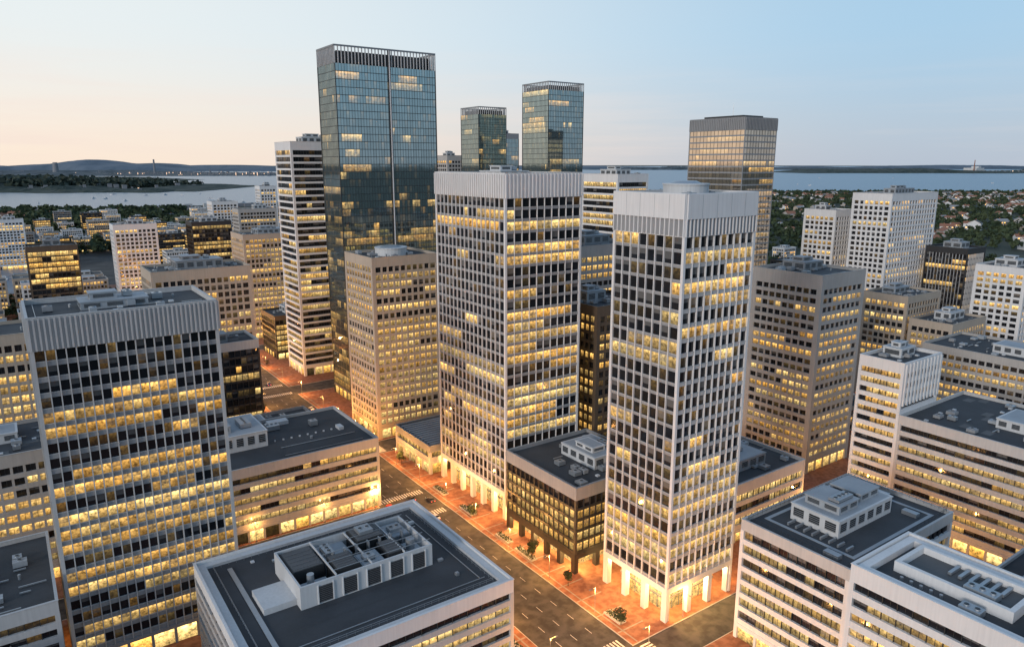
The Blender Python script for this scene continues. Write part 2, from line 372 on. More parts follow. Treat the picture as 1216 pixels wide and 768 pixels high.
P.box(40,48,160,170,z,z+1.6,'plant'); P.box(38,39.2,142,186,z+.15,z+.3,'metal',True)
P.box(36,92,143.5,143.7,z+.2,z+.35,'metal',True); P.box(90.6,90.8,144,186,z+.2,z+.34,'metal',True)
railing(P,35,93,141,188.5,z,'metal')
rr=random.Random(4)
for i in range(16):
    x,y=(rr.uniform(86,90),rr.uniform(146,184)) if i%2 else (rr.uniform(38,88),rr.uniform(179,186)); P.box(x,x+rr.uniform(.6,1.8),y,y+1,z,z+rr.uniform(.3,.9),rr.choice(['metal','plant']))
for i in range(3): P.quad([(40,145+i*5,z+.012),(84,145+i*5,z+.012),(84,145.15+i*5,z+.012),(40,145.15+i*5,z+.012)],'louvre')
P.obj('roof_plant',b3)
b2=bld('mid_office_block',46,108,243,288,28,'band',seed=8,crown=3.5,cmat='pale',base=5.5,plant=None,ov=dict(p=.55))
P=MB(); z=26.9
penthouse(P,48,72,262,284,z,6); penthouse(P,48,60,266,280,z+6.3,2.5,'membrane'); acunit(P,64,268,z+6.3,4,8,1.8); acunit(P,76,276,z,5,5,2)
acunit(P,92,272,z,3,3,2.2); P.box(100,102,262,266,z,z+1.2,'plant'); P.cyl(88,260,z,z+1,.6,10,'metal'); P.box(75,104,256,256.3,z+.2,z+.4,'metal',True)
P.box(78,86,281,285,z,z+1.5,'plant'); P.box(74,104,248,248.2,z+.2,z+.35,'metal',True)
for i in range(9): P.box(75+i*3.2,75.6+i*3.2,264,264.6,z,z+.5,'plant')
P.obj('roof_plant',b2)
bld('dark_glass_block',138.5,176,162,200.5,30,'darkb',seed=9,crown=4.2,cmat='grey',base=7,btype='columns',plant='auto',ov=dict(p=1.3))
b5=bld('colonnaded_hall',137.5,172,257,289,13,'band',seed=10,crown=3,cmat='grey',base=6,plant=None,ov=dict(p=1.2))
P=MB()
for i in range(12): P.box(139,170,259+i*2.4,260.1+i*2.4,11.92,12.9,'membrane')
P.obj('roof_battens',b5)
bld('beige_office_tower',269,301,165,198,86,'bandg',seed=11,crown=6,base=6,cmat='beige',plant='auto',ov=dict(p=.5))
bld('low_annexe',180,236,145,186,22,'band',seed=12,crown=4,cmat='pale',base=5,plant='auto',ov=dict(p=.8))
b15=bld('white_office_block',256,283,122.6,139,61,'band',seed=13,crown=4,ctype='plain',cmat='white',base=5,ov=dict(wall='white',bay=2.6),plant='auto')
P=MB()
for i in range(11): P.box(257+i*2.5,258+i*2.5,122.0,122.5,45,60.5,'white',True)
P.obj('fin_screen',b15)
RECTS.append((256,305,40,122.4)); building('office_wing',256,305,40,122.3,42,'band',seed=14,crown=3.5,cmat='pale',base=5,ov=dict(wall='pale'),plant='auto',parent=b15)
b16=bld('corner_office_block',155,206,81,112,36,'band',seed=15,crown=3,cmat='pale',base=5,plant=None,ov=dict(wall='white',bay=2.6,sh=1.5,p=.65))
P=MB(); z=34.9
penthouse(P,168,194,92,106,z,4.6); penthouse(P,171,180,94,104,z+4.9,2.2,'membrane'); penthouse(P,183,192,95,104,z+4.9,2.0,'membrane')
acunit(P,172,95,z+7.4,7,3,1.0); acunit(P,180.6,97,z+4.9,2,5,1.4)
for a,b,c,d in ((162,163,84,110),(163,202,84,85),(163,202,109,110),(201,202,85,109)): P.box(a,b,c,d,z+.02,z+.12,'membrane')
for x in (158,196): P.box(x,x+2,86,90,z,z+1.1,'metal')
for i in range(8): P.box(164,167,87+i*2.4,87.5+i*2.4,z,z+.7,'metal')
railing(P,156.2,205,82.2,111,z+1.0,'dark'); P.box(194,201,96,102,z,z+2.2,'plant'); P.obj('roof_plant',b16)
b17=bld('terraced_office_block',142,166,10,74,45.5,'band',seed=16,crown=4,cmat='white',base=5,plant=None,ov=dict(wall='white'),roof='deck',par=1.9)
P=MB(); z=43.6
for a,b,c,d in ((142.6,165.4,71.5,73.4),(142.6,144.6,12,71.5),(163.8,165.4,12,71.5)): P.box(a,b,c,d,z,z+1.5,'white')
for a,b,c,d in ((150,151,46,69),(151,162,68,69),(161,162,46,68),(151,161,46,47)): P.box(a,b,c,d,z,z+2.4,'white')
P.quad([(151,47,z+.9),(161,47,z+.9),(161,68,z+.9),(151,68,z+.9)],'deck2')
acunit(P,152,50,z+.9,3,6,1.6); acunit(P,145.5,50,z,2.6,4,1.6); penthouse(P,146,160,30,42,z,3)
for i in range(6): P.box(156,160.5,50+i*2,50.7+i*2,z+1.2,z+1.8,'metal',True)
for i in range(5): P.cyl(147.5,58+i*2,z,z+.9,.35,10,'metal')
P.obj('roof_plant',b17)
bld('side_terrace_block',180,236,40,72,20,'band',seed=17,crown=3,cmat='pale',base=5,ov=dict(p=.9))
bld('long_office_block',362,402,60,166,45,'bandg',seed=18,crown=3.5,base=5,plant='auto',ov=dict(p=.7))
bld('stepped_office_block',396,432,192,217,60,'grid',seed=19,crown=4,base=5,ov=dict(p=.7))
bld('beige_office_block',396,434,168,190,49,'grid',seed=20,crown=4,base=5,ov=dict(p=.7))
bld('dark_fin_tower',524,550,219,246,75,'fins',seed=21,crown=4,base=5,ov=dict(wall='dark',fin='pale',p=.4,sill=None))
bld('apartment_tower',457,492,160,186,74,'wgrid',seed=22,crown=4,base=5)
bld('white_apartment_tower',479,540,250,277,111,'wgrid',seed=23,crown=5,base=5,ov=dict(p=.25))
bld('white_apartment_tower',487,510,293,318,98,'wgrid',seed=24,crown=5,base=5,ov=dict(p=.25))
b7=bld('glass_office_tower',398,431,307,353,159.5,'curtain',seed=25,crown=8,ctype='ribs',cmat='grey',base=6,plant=None,corner='grey',ov=dict(sh=1.0,so=.05,p=.25,wall='grey',bay=3.0,fw=.12,glass='skygold'))
P=MB(); P.cyl(414,330,158,170,.25,6,'metal',r2=.08); P.box(404,425,314,346,158.4,161.2,'dark'); P.obj('rooftop_mast',b7)
bld('glass_office_tower',344,378,443,476,190,'curtain',seed=26,crown=6,ctype='screen',base=6,plant=None)
bld('glass_office_tower',323,350,507,534,175,'curtain',seed=27,crown=6,ctype='screen',base=6,plant=None)
bld('banded_slab_tower',311,337,331,364,124,'stripe',seed=28,crown=5,base=5)
bld('grey_office_tower',200,240,240,275,95,'bandg',seed=29,crown=5,base=5)
bld('brown_office_tower',185,215,206,232,76,'grid',seed=30,crown=4,base=5,ov=dict(wall='brown',fin='brown',p=1.0))
bld('distant_office_tower',392,412,576,600,158,'curtain',seed=31,crown=5,base=5,ov=dict(p=.1,wall='grey'))
bld('distant_office_tower',352,372,608,630,138,'bandg',seed=32,crown=5,base=5)
bld('stone_grid_block',55,101,375,405,80,'grid',seed=33,crown=5,base=5,ov=dict(p=.3),plant='auto')
bld('gold_office_tower',145,190,552,586,79,'grid',seed=34,crown=4,base=5,ov=dict(wall='tan',p=1.2))
bld('lit_corner_block',143,175,482,512,30,'darkb',seed=35,crown=3,base=5,cmat='brown',ov=dict(p=1.0))
bld('small_office_block',56,91,334,357,51,'darkb',seed=36,crown=4,base=5,cmat='pale',ov=dict(p=.35))
bld('plaza_block',58,106,296,322,19,'band',seed=37,crown=3,base=5,cmat='grey')
bld('white_office_tower',80,115,722,746,78,'wgrid',seed=38,crown=5,base=5)
bld('dark_lit_tower',12,43,602,626,74,'darkb',seed=39,crown=4,base=5,ov=dict(p=.9,wall='brown'))
bld('harbour_apartment_tower',-12,24,1110,1132,62,'wgrid',seed=40,crown=4,base=5)
bld('black_office_tower',146,182,730,756,77,'darkb',seed=41,crown=4,base=5,ov=dict(p=.8))
bld('white_office_tower',210,240,925,950,86,'wgrid',seed=42,crown=4,base=5)
bld('grey_office_tower',205,245,790,815,84,'bandg',seed=43,crown=4,base=5,ov=dict(p=.3))
bld('white_office_tower',262,282,905,925,104,'wgrid',seed=44,crown=4,base=5)
bld('tan_office_block',-70,30,312,340,70,'grid',seed=45,crown=4,base=5,ov=dict(p=.7))
bld('low_office_block',-75,22,256,290,44,'bandg',seed=46,crown=4,base=5,ov=dict(p=.8))
bld('low_office_block',-75,0,186,226,30,'band',seed=47,crown=3.5,base=5,ov=dict(p=.7))
bld('low_office_block',-75,-10,146,182,24,'band',seed=48,crown=3,base=5,ov=dict(p=.7))

# ------------------------------------------------------------------ infill city (shared meshes)
def variant(i):
    rng=random.Random(500+i); W=rng.choice([22,26,30,34]); L=rng.choice([18,22,28]); H=rng.choice([12,16,20,26,32,40])
    st=rng.choice(['band','bandg','grid','wgrid','wgrid','fins','darkb','grid','darkb','bandg']); B=MB(); S=(-W/2,W/2,-L/2,L/2)
    s=ST[st]; nf=max(2,int(H/3.6)); fh=(H-1)/nf; wall=s['wall']
    B.box(*S,0,H,wall); B.box(-W/2+.5,W/2-.5,-L/2+.5,L/2-.5,H,H+.01,rng.choice(['deck','deck','deck2','membrane']))
    for side in 'WSEN':
        w=L if side in 'WE' else W; nb=int(w/3); g=litgrid(nf,nb,s['p']*.9,rng)
        fbox(B,S,side,0,w,0,.25 if side in 'WE' else .247,H-.2,H+1,wall,True)
        for f in range(nf):
            for b in range(nb):
                gap=.2 if s['fw']<.5 else .45
                fquad(B,S,side,1+(w-2)*b/nb+gap,1+(w-2)*(b+1)/nb-gap,.03,f*fh+1.2,f*fh+fh-.1,'glass',g[f][b])
            fbox(B,S,side,0.05,w-.05,0,.18,f*fh+.9,f*fh+1.2,wall,True)
    px=rng.uniform(-W*.3,0); penthouse(B,px,px+W*.35,-L*.2,L*.25,H,3)
    for k in range(4): acunit(B,rng.uniform(-W*.4,W*.3),rng.uniform(-L*.4,L*.3),H,2,2.4,1.6)
    return B.mesh('block_mesh'),W,L,H,('apartment_block' if st=='wgrid' else 'office_block')
VAR=[variant(i) for i in range(28)]
rng=random.Random(77)
def free(x0,x1,y0,y1):
    for a,b,c,d in RECTS:
        if x0<b+5 and x1>a-5 and y0<d+5 and y1>c-5: return False
    return True
cnt=0
for gx in range(-420,1100,40):
    for gy in range(-60,1700,36):
        if 80<gx+0<160 and gy<1250: continue
        q=SA*gx+CA*gy; r=CA*gx-SA*gy
        if q<330 or q>1650 or abs(r)>q*.95: continue
        if q>1150 and (r>0 or rng.random()<.45): continue
        if r>0 and q>820 and rng.random()<.85: continue
        if r>.25*q and q>620 and rng.random()<.5: continue
        if -240<gx<100 and 880<gy<1110: continue
        x=gx+rng.uniform(-3,3); y=gy+rng.uniform(-3,3)
        me,W,L,H,nm=rng.choice(VAR)
        if H>26 and (q<600 or r>0) and rng.random()<.9: me,W,L,H,nm=rng.choice([v for v in VAR if v[3]<=20] or VAR)
        if not free(x-W/2,x+W/2,y-L/2,y+L/2): continue
        if rng.random()<.12: continue
        o=bpy.data.objects.new(nm,me); o.location=(x,y,0); scene.collection.objects.link(o); cnt+=1
def house_mesh(i):
    r=random.Random(900+i); W,L,H=r.uniform(9,15),r.uniform(8,12),r.uniform(4.5,8); B=MB(); wall=r.choice(['white','white','tan','beige'])
    B.box(-W/2,W/2,-L/2,L/2,0,H,wall); e=.6; h=H+L*.28; rf=r.choice(['redroof','redroof','deck2','grey'])
    p=[(-W/2-e,-L/2-e,H-.1),(W/2+e,-L/2-e,H-.1),(W/2+e,0,h),(-W/2-e,0,h)]; B.quad(p,rf)
    p=[(W/2+e,L/2+e,H-.1),(-W/2-e,L/2+e,H-.1),(-W/2-e,0,h),(W/2+e,0,h)]; B.quad(p,rf)
    for s in (-1,1): B.quad([(s*W/2,-L/2*s,H-.1),(s*W/2,L/2*s,H-.1),(s*W/2,0,h-.15)],wall)
    for k in range(int(W/3)):
        for zz in range(int(H/2.8)):
            for sd in 'SN': fquad(B,(-W/2,W/2,-L/2,L/2),sd,1+k*3,2.5+k*3,.03,1+zz*2.8,2.3+zz*2.8,'glass',(r.choice([0,0,2.5]),.2,.5))
    B.box(W*.2,W*.2+.8,-.4,.4,h-1,h+1,'redroof'); return B.mesh('house_mesh')
HM=[house_mesh(i) for i in range(8)]
HP=[]
for i in range(700):
    if i<420: r_=rng.uniform(450,2300); q_=rng.uniform(max(900,r_*1.35),3200)
    else: r_=-rng.uniform(300,1700); q_=rng.uniform(1150,2050)
    x,y=W2(r_,q_)
    if -240<x<100 and 880<y<1110: continue
    HP.append((x,y))
    o=bpy.data.objects.new('house',rng.choice(HM)); o.location=(x,y,0); o.rotation_euler=(0,0,rng.uniform(0,3)); s=rng.uniform(1.1,2.0); o.scale=(s,s,s); scene.collection.objects.link(o)

# ------------------------------------------------------------------ ground, roads
def sheet(name,pts,z,mat):
    me=bpy.data.meshes.new(name); me.from_pydata([(x,y,z) for x,y in pts],[],[tuple(range(len(pts)))]); me.materials.append(mat)
    o=bpy.data.objects.new(name,me); scene.collection.objects.link(o); return o
def noisemat(name,c1,c2,scale,rough=.9,detail=8,lo=.4,hi=.6):
    m,nt,b=newmat(name); tc=N(nt,'ShaderNodeTexCoord'); n=N(nt,'ShaderNodeTexNoise'); n.inputs['Scale'].default_value=scale; n.inputs['Detail'].default_value=detail
    nt.links.new(tc.outputs['Object'],n.inputs['Vector']); mr=N(nt,'ShaderNodeMapRange'); nt.links.new(n.outputs[0],mr.inputs[0]); mr.inputs[1].default_value=lo; mr.inputs[2].default_value=hi
    nt.links.new(mixc(nt,mr.outputs[0],c1,c2),b.inputs['Base Color']); b.inputs['Roughness'].default_value=rough; return m
gm=noisemat('ground_scrub',(.018,.028,.016),(.05,.055,.035),.012)
sheet('ground',[(-60000,-60000),(60000,-60000),(60000,60000),(-60000,60000)],0,gm)
asph=noisemat('asphalt',(.032,.031,.031),(.07,.066,.062),.3)
pav=noisemat('brick_paving',(.20,.075,.04),(.30,.13,.075),.5)
conc=noisemat('plaza_paving',(.22,.19,.16),(.30,.26,.22),.5)
sheet('city_ground',[(-600,-150),(900,-150),(900,900),(500,1700),(-600,1700)],.02,noisemat('urban_ground',(.03,.03,.03),(.07,.066,.06),.03))
MATS['pav']=pav; MATS['conc']=conc
MATS['paint']=noisemat('road_paint',(.7,.7,.66),(.5,.5,.47),2.0)
MATS['kerb']=concrete('kerb_stone',(.4,.38,.35)); MATS['planting']=noisemat('shrub_planting',(.02,.035,.015),(.06,.08,.03),1.5)
sheet('avenue_road',[(107,-60),(128.5,-60),(128.5,1200),(107,1200)],.028,asph)
XS=[(-300,106,229.5,241.5),(129.5,700,114,125),(-300,106.9,291,296+0),(129.5,700,291,305),(-300,106.9,407,420),(129.5,700,400,416),(129.6,700,516,530)]
for a,b,c,d in XS:
    b2=b+1.2 if b<200 else b
    sheet('cross_street_road',[(a,c),(b2,c),(b2,d),(a,d)],.032,asph)
sheet('side_street_road',[(240,-60),(252,-60),(252,1000),(240,1000)],.036,asph)
def pavement(x0,x1,y0,y1):
    B=MB(); B.box(x0,x1,y0,y1,0,.15,'pav'); B.box(x0+.0,x1,y0-.25,y0,0,.17,'kerb'); B.box(x0,x1,y1,y1+.25,0,.17,'kerb')
    B.box(x0-.25,x0,y0-.25,y1+.25,0,.17,'kerb'); B.box(x1,x1+.25,y0-.25,y1+.25,0,.17,'kerb')
    for xx in ([x1-2.2] if x0<100 else [x0+1.8]): B.box(xx,xx+.5,y0+.3,y1-.3,.15,.156,'conc')
    yy=y0+6
    while yy<min(y1-2,500):
        a,b_=(x1-10,x1-.2) if x0<100 else (x0+.2,x0+10)
        if x0<240: B.box(a,b_,yy,yy+.5,.15,.159,'conc')
        yy+=9
    B.obj('pavement')
for y0,y1 in ((-50,229),(242,290.5),(296.5,406.5),(420.5,900)): pavement(-60,106.7,y0,y1)
for y0,y1 in ((-50,113.5),(125.5,290.5),(305.5,399.5),(416.5,515.5),(530.5,900)): pavement(129,239.5,y0,y1)
for y0,y1 in ((-50,113.5),(125.5,290.5)): pavement(252.5,700,y0,y1)
B=MB()
y=-40
while y<700:
    if not any(c-4<y<d+4 for a,b,c,d in XS):
        for x in (112.4,117.7,123.1): B.box(x-.07,x+.07,y,y+3,.03,.036,'paint')
    y+=8
def zebra(x0,x1,yc):
    n=int((x1-x0)/1.1)
    for i in range(n): B.box(x0+i*1.1+.2,x0+i*1.1+.75,yc-1.8,yc+1.8,.03,.038,'paint')
for yc in (110,128,226,245,288,308,404,422): zebra(107.3,128.2,yc)
for xc,a,b in ((132,114.5,124.8),(102,230,241),(132,292,304.5)):
    n=int((b-a)/1.1)
    for i in range(n): B.box(xc-1.8,xc+1.8,a+i*1.1+.2,a+i*1.1+.75,.034,.042,'paint')
B.obj('road_markings')
for (x,y,w_,l_) in ((99,140,4,9),(99,156,4,9),(99,172,4,9),(99.5,200,4,12),(131.5,176,2.5,10),(131.5,190,2.5,8),(132,134,2.6,7),(99,118,4,9),(132,215,2.6,9),(132,236,2.6,9)):
    B=MB(); B.box(x,x+w_,y,y+l_,.15,.65,'kerb'); r=random.Random(int(x*y))
    for i in range(int(w_*l_*9)):
        p=Vector((x+.2+r.random()*(w_-.4),y+.2+r.random()*(l_-.4),.65+r.random()*.6)); u=Vector((r.gauss(0,1),r.gauss(0,1),r.gauss(0,1))).normalized(); v=u.orthogonal().normalized()*.22; u=u*.22
        B.quad([tuple(p-u),tuple(p+v),tuple(p+u),tuple(p-v)],'planting')
    B.obj('planter')

# ------------------------------------------------------------------ sea and far land
wm,nt,b=newmat('sea_water')
b.inputs['Base Color'].default_value=(.05,.13,.21,1); b.inputs['Roughness'].default_value=.28; b.inputs['Specular IOR Level'].default_value=.4
tc=N(nt,'ShaderNodeTexCoord'); n=N(nt,'ShaderNodeTexNoise'); n.inputs['Scale'].default_value=.05; n.inputs['Detail'].default_value=8
nt.links.new(tc.outputs['Object'],n.inputs['Vector']); bp=N(nt,'ShaderNodeBump'); bp.inputs['Strength'].default_value=.9; bp.inputs['Distance'].default_value=4
nt.links.new(n.outputs[0],bp.inputs['Height']); nt.links.new(bp.outputs[0],b.inputs['Normal'])
shore=[(-6000,2000),(-2400,2000),(-1700,2040),(-1350,2120),(-1000,2350),(-600,2900),(0,3500),(600,3600),(1100,3700),(1700,3500),(2300,3350),(3500,3300),(9000,3200)]
rj=random.Random(5); sh=[]
for (a,b_),(c,d) in zip(shore,shore[1:]):
    for k in range(8): t=k/8; sh.append((a+(c-a)*t,b_+(d-b_)*t+rj.uniform(-60,60)))
sh.append(shore[-1])
sheet('sea_water',[W2(*p) for p in sh]+[W2(52000,46000),W2(-52000,46000)],1.2,wm)
sheet('harbour_water',[(-280,900),(40,890),(80,950),(70,1080),(10,1105),(-280,1095)],.5,wm)
landm=noisemat('far_woodland',(.012,.026,.018),(.045,.055,.042),.012)
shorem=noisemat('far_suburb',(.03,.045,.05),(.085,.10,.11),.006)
hillm=noisemat('hazed_far_hills',(.065,.095,.125),(.11,.14,.175),.002)  # distance haze is mixed into the colour: paler and bluish
def land(name,cr,cq,rr,rq,h,mat,seed,n=70,m=14,jag=.35):
    r=random.Random(seed); ph=[r.uniform(0,6.28) for _ in range(8)]; vs=[];fs=[]
    for j in range(m+1):
        for i in range(n+1):
            a=-1+2*i/n; c=-1+2*j/m
            e=max(0,1-a*a)*max(0,1-c*c)
            prof=.6+.4*sum(math.sin(a*(2+k*2.3)*2.5+ph[k])/(k+1) for k in range(5))/1.6
            z=h*(e**.4)*max(.15,prof)*(1+jag*(r.random()-.5)) if e>0 else 0
            wob=1+.15*math.sin(a*7+ph[6])+.1*math.sin(a*15+ph[7])
            x,y=W2(cr+a*rr,cq+c*rq*wob); vs.append((x,y,z))
    for j in range(m):
        for i in range(n): k=j*(n+1)+i; fs.append((k,k+1,k+n+2,k+n+1))
    me=bpy.data.meshes.new(name); me.from_pydata(vs,[],fs); me.materials.append(mat); o=bpy.data.objects.new(name,me); scene.collection.objects.link(o)
land('headland',-3000,4000,1500,560,60,landm,1,n=200)
land('headland',-2050,3500,420,110,30,landm,11,n=80)
land('headland',-5600,5900,3000,650,60,landm,2,n=200)
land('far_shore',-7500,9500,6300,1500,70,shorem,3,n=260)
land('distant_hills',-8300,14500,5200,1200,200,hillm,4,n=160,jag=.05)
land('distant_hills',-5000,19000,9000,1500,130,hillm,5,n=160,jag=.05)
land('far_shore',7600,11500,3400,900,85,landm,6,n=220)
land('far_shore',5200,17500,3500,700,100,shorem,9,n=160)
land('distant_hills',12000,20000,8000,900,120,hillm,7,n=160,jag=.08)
land('distant_hills',2500,26000,5000,900,80,hillm,8,n=120,jag=.08)
B=MB(); r=random.Random(9)
MATS['farwall']=concrete('far_building_wall',(.20,.205,.22)); MATS['glint']=emis('far_window_glint',(1,.55,.22),1.1)
for i in range(2600):
    if i<1900: a,q=r.uniform(-9500,-1500),r.uniform(8300,9600)
    elif i<2150: a,q=r.uniform(-4200,-1700),r.uniform(3500,4300)
    else: a,q=r.uniform(5200,10500),r.uniform(10900,11800)
    if abs(a)>q: continue
    x,y=W2(a,q); w_=r.uniform(9,22); zt=r.uniform(12,40) if i<1900 or i>=2150 else r.uniform(10,34)
    g=r.random()<.13
    if g: w_=6
    if r.random()<.02 and not g: zt+=r.uniform(20,40)
    B.box(x,x+w_,y,y+w_,0,zt,'glint' if g else 'farwall')
# waterfront sheds along the near left shore
for i in range(70):
    a=r.uniform(-1900,-500); q=1960+max(0,(a+1350))*.75-r.uniform(0,60) if a>-1350 else 1960-r.uniform(0,60)
    x,y=W2(a,q); B.box(x,x+r.uniform(14,40),y,y+r.uniform(12,24),0,r.uniform(7,15),r.choice(['white','farwall','pale','glint'] if i%5==0 else ['white','farwall','pale']))
B.obj('far_shore_town')
x,y=W2(6900,11000); B=MB(); B.box(x,x+260,y,y+180,0,75,'plant'); B.box(x+60,x+150,y,y+100,75,100,'plant'); B.cyl(x-80,y,0,190,9,10,'redroof',r2=5); B.obj('harbour_terminal')
x,y=W2(-5300,8600); B=MB(); B.cyl(x,y,0,150,38,20,'farwall',r2=24); B.obj('cooling_tower')
x,y=W2(-4250,8800); B=MB(); B.cyl(x,y,0,185,13,10,'farwall',r2=9); B.obj('chimney_stack')
def boat(x,y,s,rot):
    B=MB(); hl=[(-4,-1.2),(2,-1.3),(5,0),(2,1.3),(-4,1.2)]
    B.quad([(a,b,1.3) for a,b in hl],'membrane')
    for (a,b),(c,d) in zip(hl,hl[1:]+hl[:1]): B.quad([(a*.9,b*.8,-.3),(c*.9,d*.8,-.3),(c,d,1.3),(a,b,1.3)],'white')
    B.box(-2.5,1.2,-.8,.8,1.3,2.6,'white'); B.box(-1.8,.8,-.81,.81,1.8,2.3,'louvre'); B.cyl(0.2,0,2.6,9,.08,6,'metal',r2=.04)
    o=B.obj('sailing_boat'); o.location=(x,y,1.2); o.scale=(s,s,s); o.rotation_euler=(0,0,rot)
for i in range(40):
    if i<18: a,q=rng.uniform(-1900,-900),rng.uniform(2350,3300)
    elif i<28: a,q=rng.uniform(1200,3800),rng.uniform(4000,7000)
    else: boat(rng.uniform(-100,40),rng.uniform(930,1070),1.3,rng.uniform(0,3)); continue
    x,y=W2(a,q); boat(x,y,2.2,rng.uniform(0,6))

def treemass(name,pts,seed,mat,nleaf=26):
    rs=np.random.RandomState(seed); K=len(pts); P_=np.array(pts)
    c=rs.normal(size=(K,nleaf,3)); c/=np.linalg.norm(c,axis=2,keepdims=True); c*=rs.uniform(.45,1,size=(K,nleaf,1))
    h=P_[:,2][:,None,None]
    wid=rs.uniform(.38,.62,size=(K,1,1))
    ctr=np.zeros((K,nleaf,3)); ctr[:,:,0:1]=P_[:,0][:,None,None]+c[:,:,0:1]*h*wid; ctr[:,:,1:2]=P_[:,1][:,None,None]+c[:,:,1:2]*h*wid; ctr[:,:,2:3]=h*.62+c[:,:,2:3]*h*.36
    u=rs.normal(size=(K,nleaf,3)); u/=np.linalg.norm(u,axis=2,keepdims=True); w=rs.normal(size=(K,nleaf,3)); w-=u*(u*w).sum(2,keepdims=True); w/=np.linalg.norm(w,axis=2,keepdims=True)
    s=h*rs.uniform(.1,.22,size=(K,nleaf,1)); u=u*s; w=w*s
    V=np.stack([ctr-u-w*.6,ctr+u*.8-w,ctr+u+w*.7,ctr-u*.7+w],axis=2).reshape(-1,3)
    nf=K*nleaf; me=bpy.data.meshes.new(name); me.vertices.add(nf*4); me.vertices.foreach_set('co',V.ravel()); me.loops.add(nf*4); me.loops.foreach_set('vertex_index',np.arange(nf*4)); me.polygons.add(nf); me.polygons.foreach_set('loop_start',np.arange(nf)*4); me.polygons.foreach_set('loop_total',np.full(nf,4)); me.update(); me.validate()
    me.materials.append(mat); o=bpy.data.objects.new(name,me); scene.collection.objects.link(o)
fm=noisemat('foliage',(.016,.032,.012),(.06,.08,.033),.05)
pts=[]
for i in range(5600):
    r_=-rng.uniform(100,2000); q_=rng.uniform(1050,2040)
    if abs(r_)>q_*.85: continue
    x,y=W2(r_,q_)
    if -240<x<100 and 880<y<1110: continue
    if math.sin(x*.008)+math.sin(y*.011+1)<-.5+(.9 if q_<1400 else 0): continue
    pts.append((x,y,rng.uniform(12,24)))
for i in range(13000):
    r_=rng.uniform(0,2700); q_=rng.uniform(850,3450)
    if r_>q_*.85 or (q_<1100 and rng.random()<.3): continue
    x,y=W2(r_,q_)
    if math.sin(x*.02)+math.sin(y*.023+1)<-1.3 or not free(x-3,x+3,y-3,y+3): continue
    pts.append((x,y,rng.uniform(8,17)))
for i in range(1500):
    x,y=rng.uniform(-300,900),rng.uniform(420,1300)
    q_=SA*x+CA*y
    if q_<520 or 100<x<140 or (-240<x<100 and 880<y<1110) or not free(x-3,x+3,y-3,y+3): continue
    pts.append((x,y,rng.uniform(7,12)))
treemass('distant_trees',pts,3,fm)
hp=[]
for i in range(3000):
    a,c=rng.uniform(-1,1),rng.uniform(-1,1)
    if a*a+c*c>.8: continue
    x,y=W2(-3000+a*1450,4000+c*500); hp.append((x,y,rng.uniform(42,70)*(1-.5*a*a)))
treemass('headland_trees',hp,6,noisemat('headland_foliage',(.018,.032,.022),(.05,.062,.045),.03),14)

# ------------------------------------------------------------------ street trees
MATS['foliage']=fm; MATS['bark']=concrete('bark',(.08,.06,.045))
def tree_mesh(seed):
    r=random.Random(seed); B=MB(); H=r.uniform(7,9)
    B.cyl(0,0,0,H*.45,.2,8,'bark',r2=.13)
    for k in range(6):
        a=r.uniform(0,6.28); l=r.uniform(1.5,2.6); z0=H*r.uniform(.3,.42); dx,dy=math.cos(a)*l,math.sin(a)*l; z2=z0+l*.8
        for o in ((.07,0),(0,.07)):
            B.quad([(-o[0],-o[1],z0),(o[0],o[1],z0),(dx+o[0]*.4,dy+o[1]*.4,z2),(dx-o[0]*.4,dy-o[1]*.4,z2)],'bark')
    cl=[(r.uniform(-2,2),r.uniform(-2,2),H*r.uniform(.42,.9),r.uniform(.8,1.4)) for _ in range(16)]
    for i in range(900):
        c=r.choice(cl); d=Vector((r.gauss(0,1),r.gauss(0,1),r.gauss(0,1))).normalized()*c[3]*r.uniform(.6,1)
        p=Vector(c[:3])+d; u=Vector((r.gauss(0,1),r.gauss(0,1),r.gauss(0,1))).normalized(); w=u.orthogonal().normalized()*.22; u=u*.26
        B.quad([tuple(p-u),tuple(p+w),tuple(p+u),tuple(p-w)],'foliage')
    return B.mesh('tree_mesh')
TM=[tree_mesh(i) for i in range(4)]
for y in [ -10,12,34,58,80,102,134,158,177,214,236,262,274,318,330,345,362,380,430,450,470,500,540,580]:
    for x in (103.5,132.5):
        if rng.random()<.5 or 228<y<243: continue
        o=bpy.data.objects.new('street_tree',rng.choice(TM)); o.location=(x,y,.15); o.rotation_euler=(0,0,rng.uniform(0,6)); s=rng.uniform(.5,.8); o.scale=(s,s,s); scene.collection.objects.link(o)

# ------------------------------------------------------------------ street lamps
MATS['lamp']=emis('lamp_lens',(1,.55,.2),25)
def lamp_mesh():
    B=MB(); B.cyl(0,0,0,.6,.16,8,'steel'); B.cyl(0,0,.6,8,.09,8,'steel',r2=.06); B.box(-.05,2.2,-.05,.05,7.95,8.07,'steel',True); B.box(1.5,2.4,-.2,.2,7.85,8.0,'steel',True); B.box(1.6,2.3,-.14,.14,7.82,7.85,'lamp',True); return B.mesh('lamp_mesh')
LM=lamp_mesh()
def lamp(x,y,rot,pw=9000):
    o=bpy.data.objects.new('street_lamp',LM); o.location=(x,y,.15); o.rotation_euler=(0,0,rot); scene.collection.objects.link(o)
    l=bpy.data.lights.new('lamp_light','POINT'); l.energy=pw; l.color=(1,.44,.11); l.shadow_soft_size=.35
    lo=bpy.data.objects.new('lamp_light',l); lo.location=(.6,0,7.4); lo.parent=o; scene.collection.objects.link(lo)
y=88
while y<700:
    lamp(105.0,y,0); lamp(130.4,y+11,math.pi); y+=22 if y<350 else 34
for x in (150,180,210): lamp(x,126.3,-math.pi/2,6000)
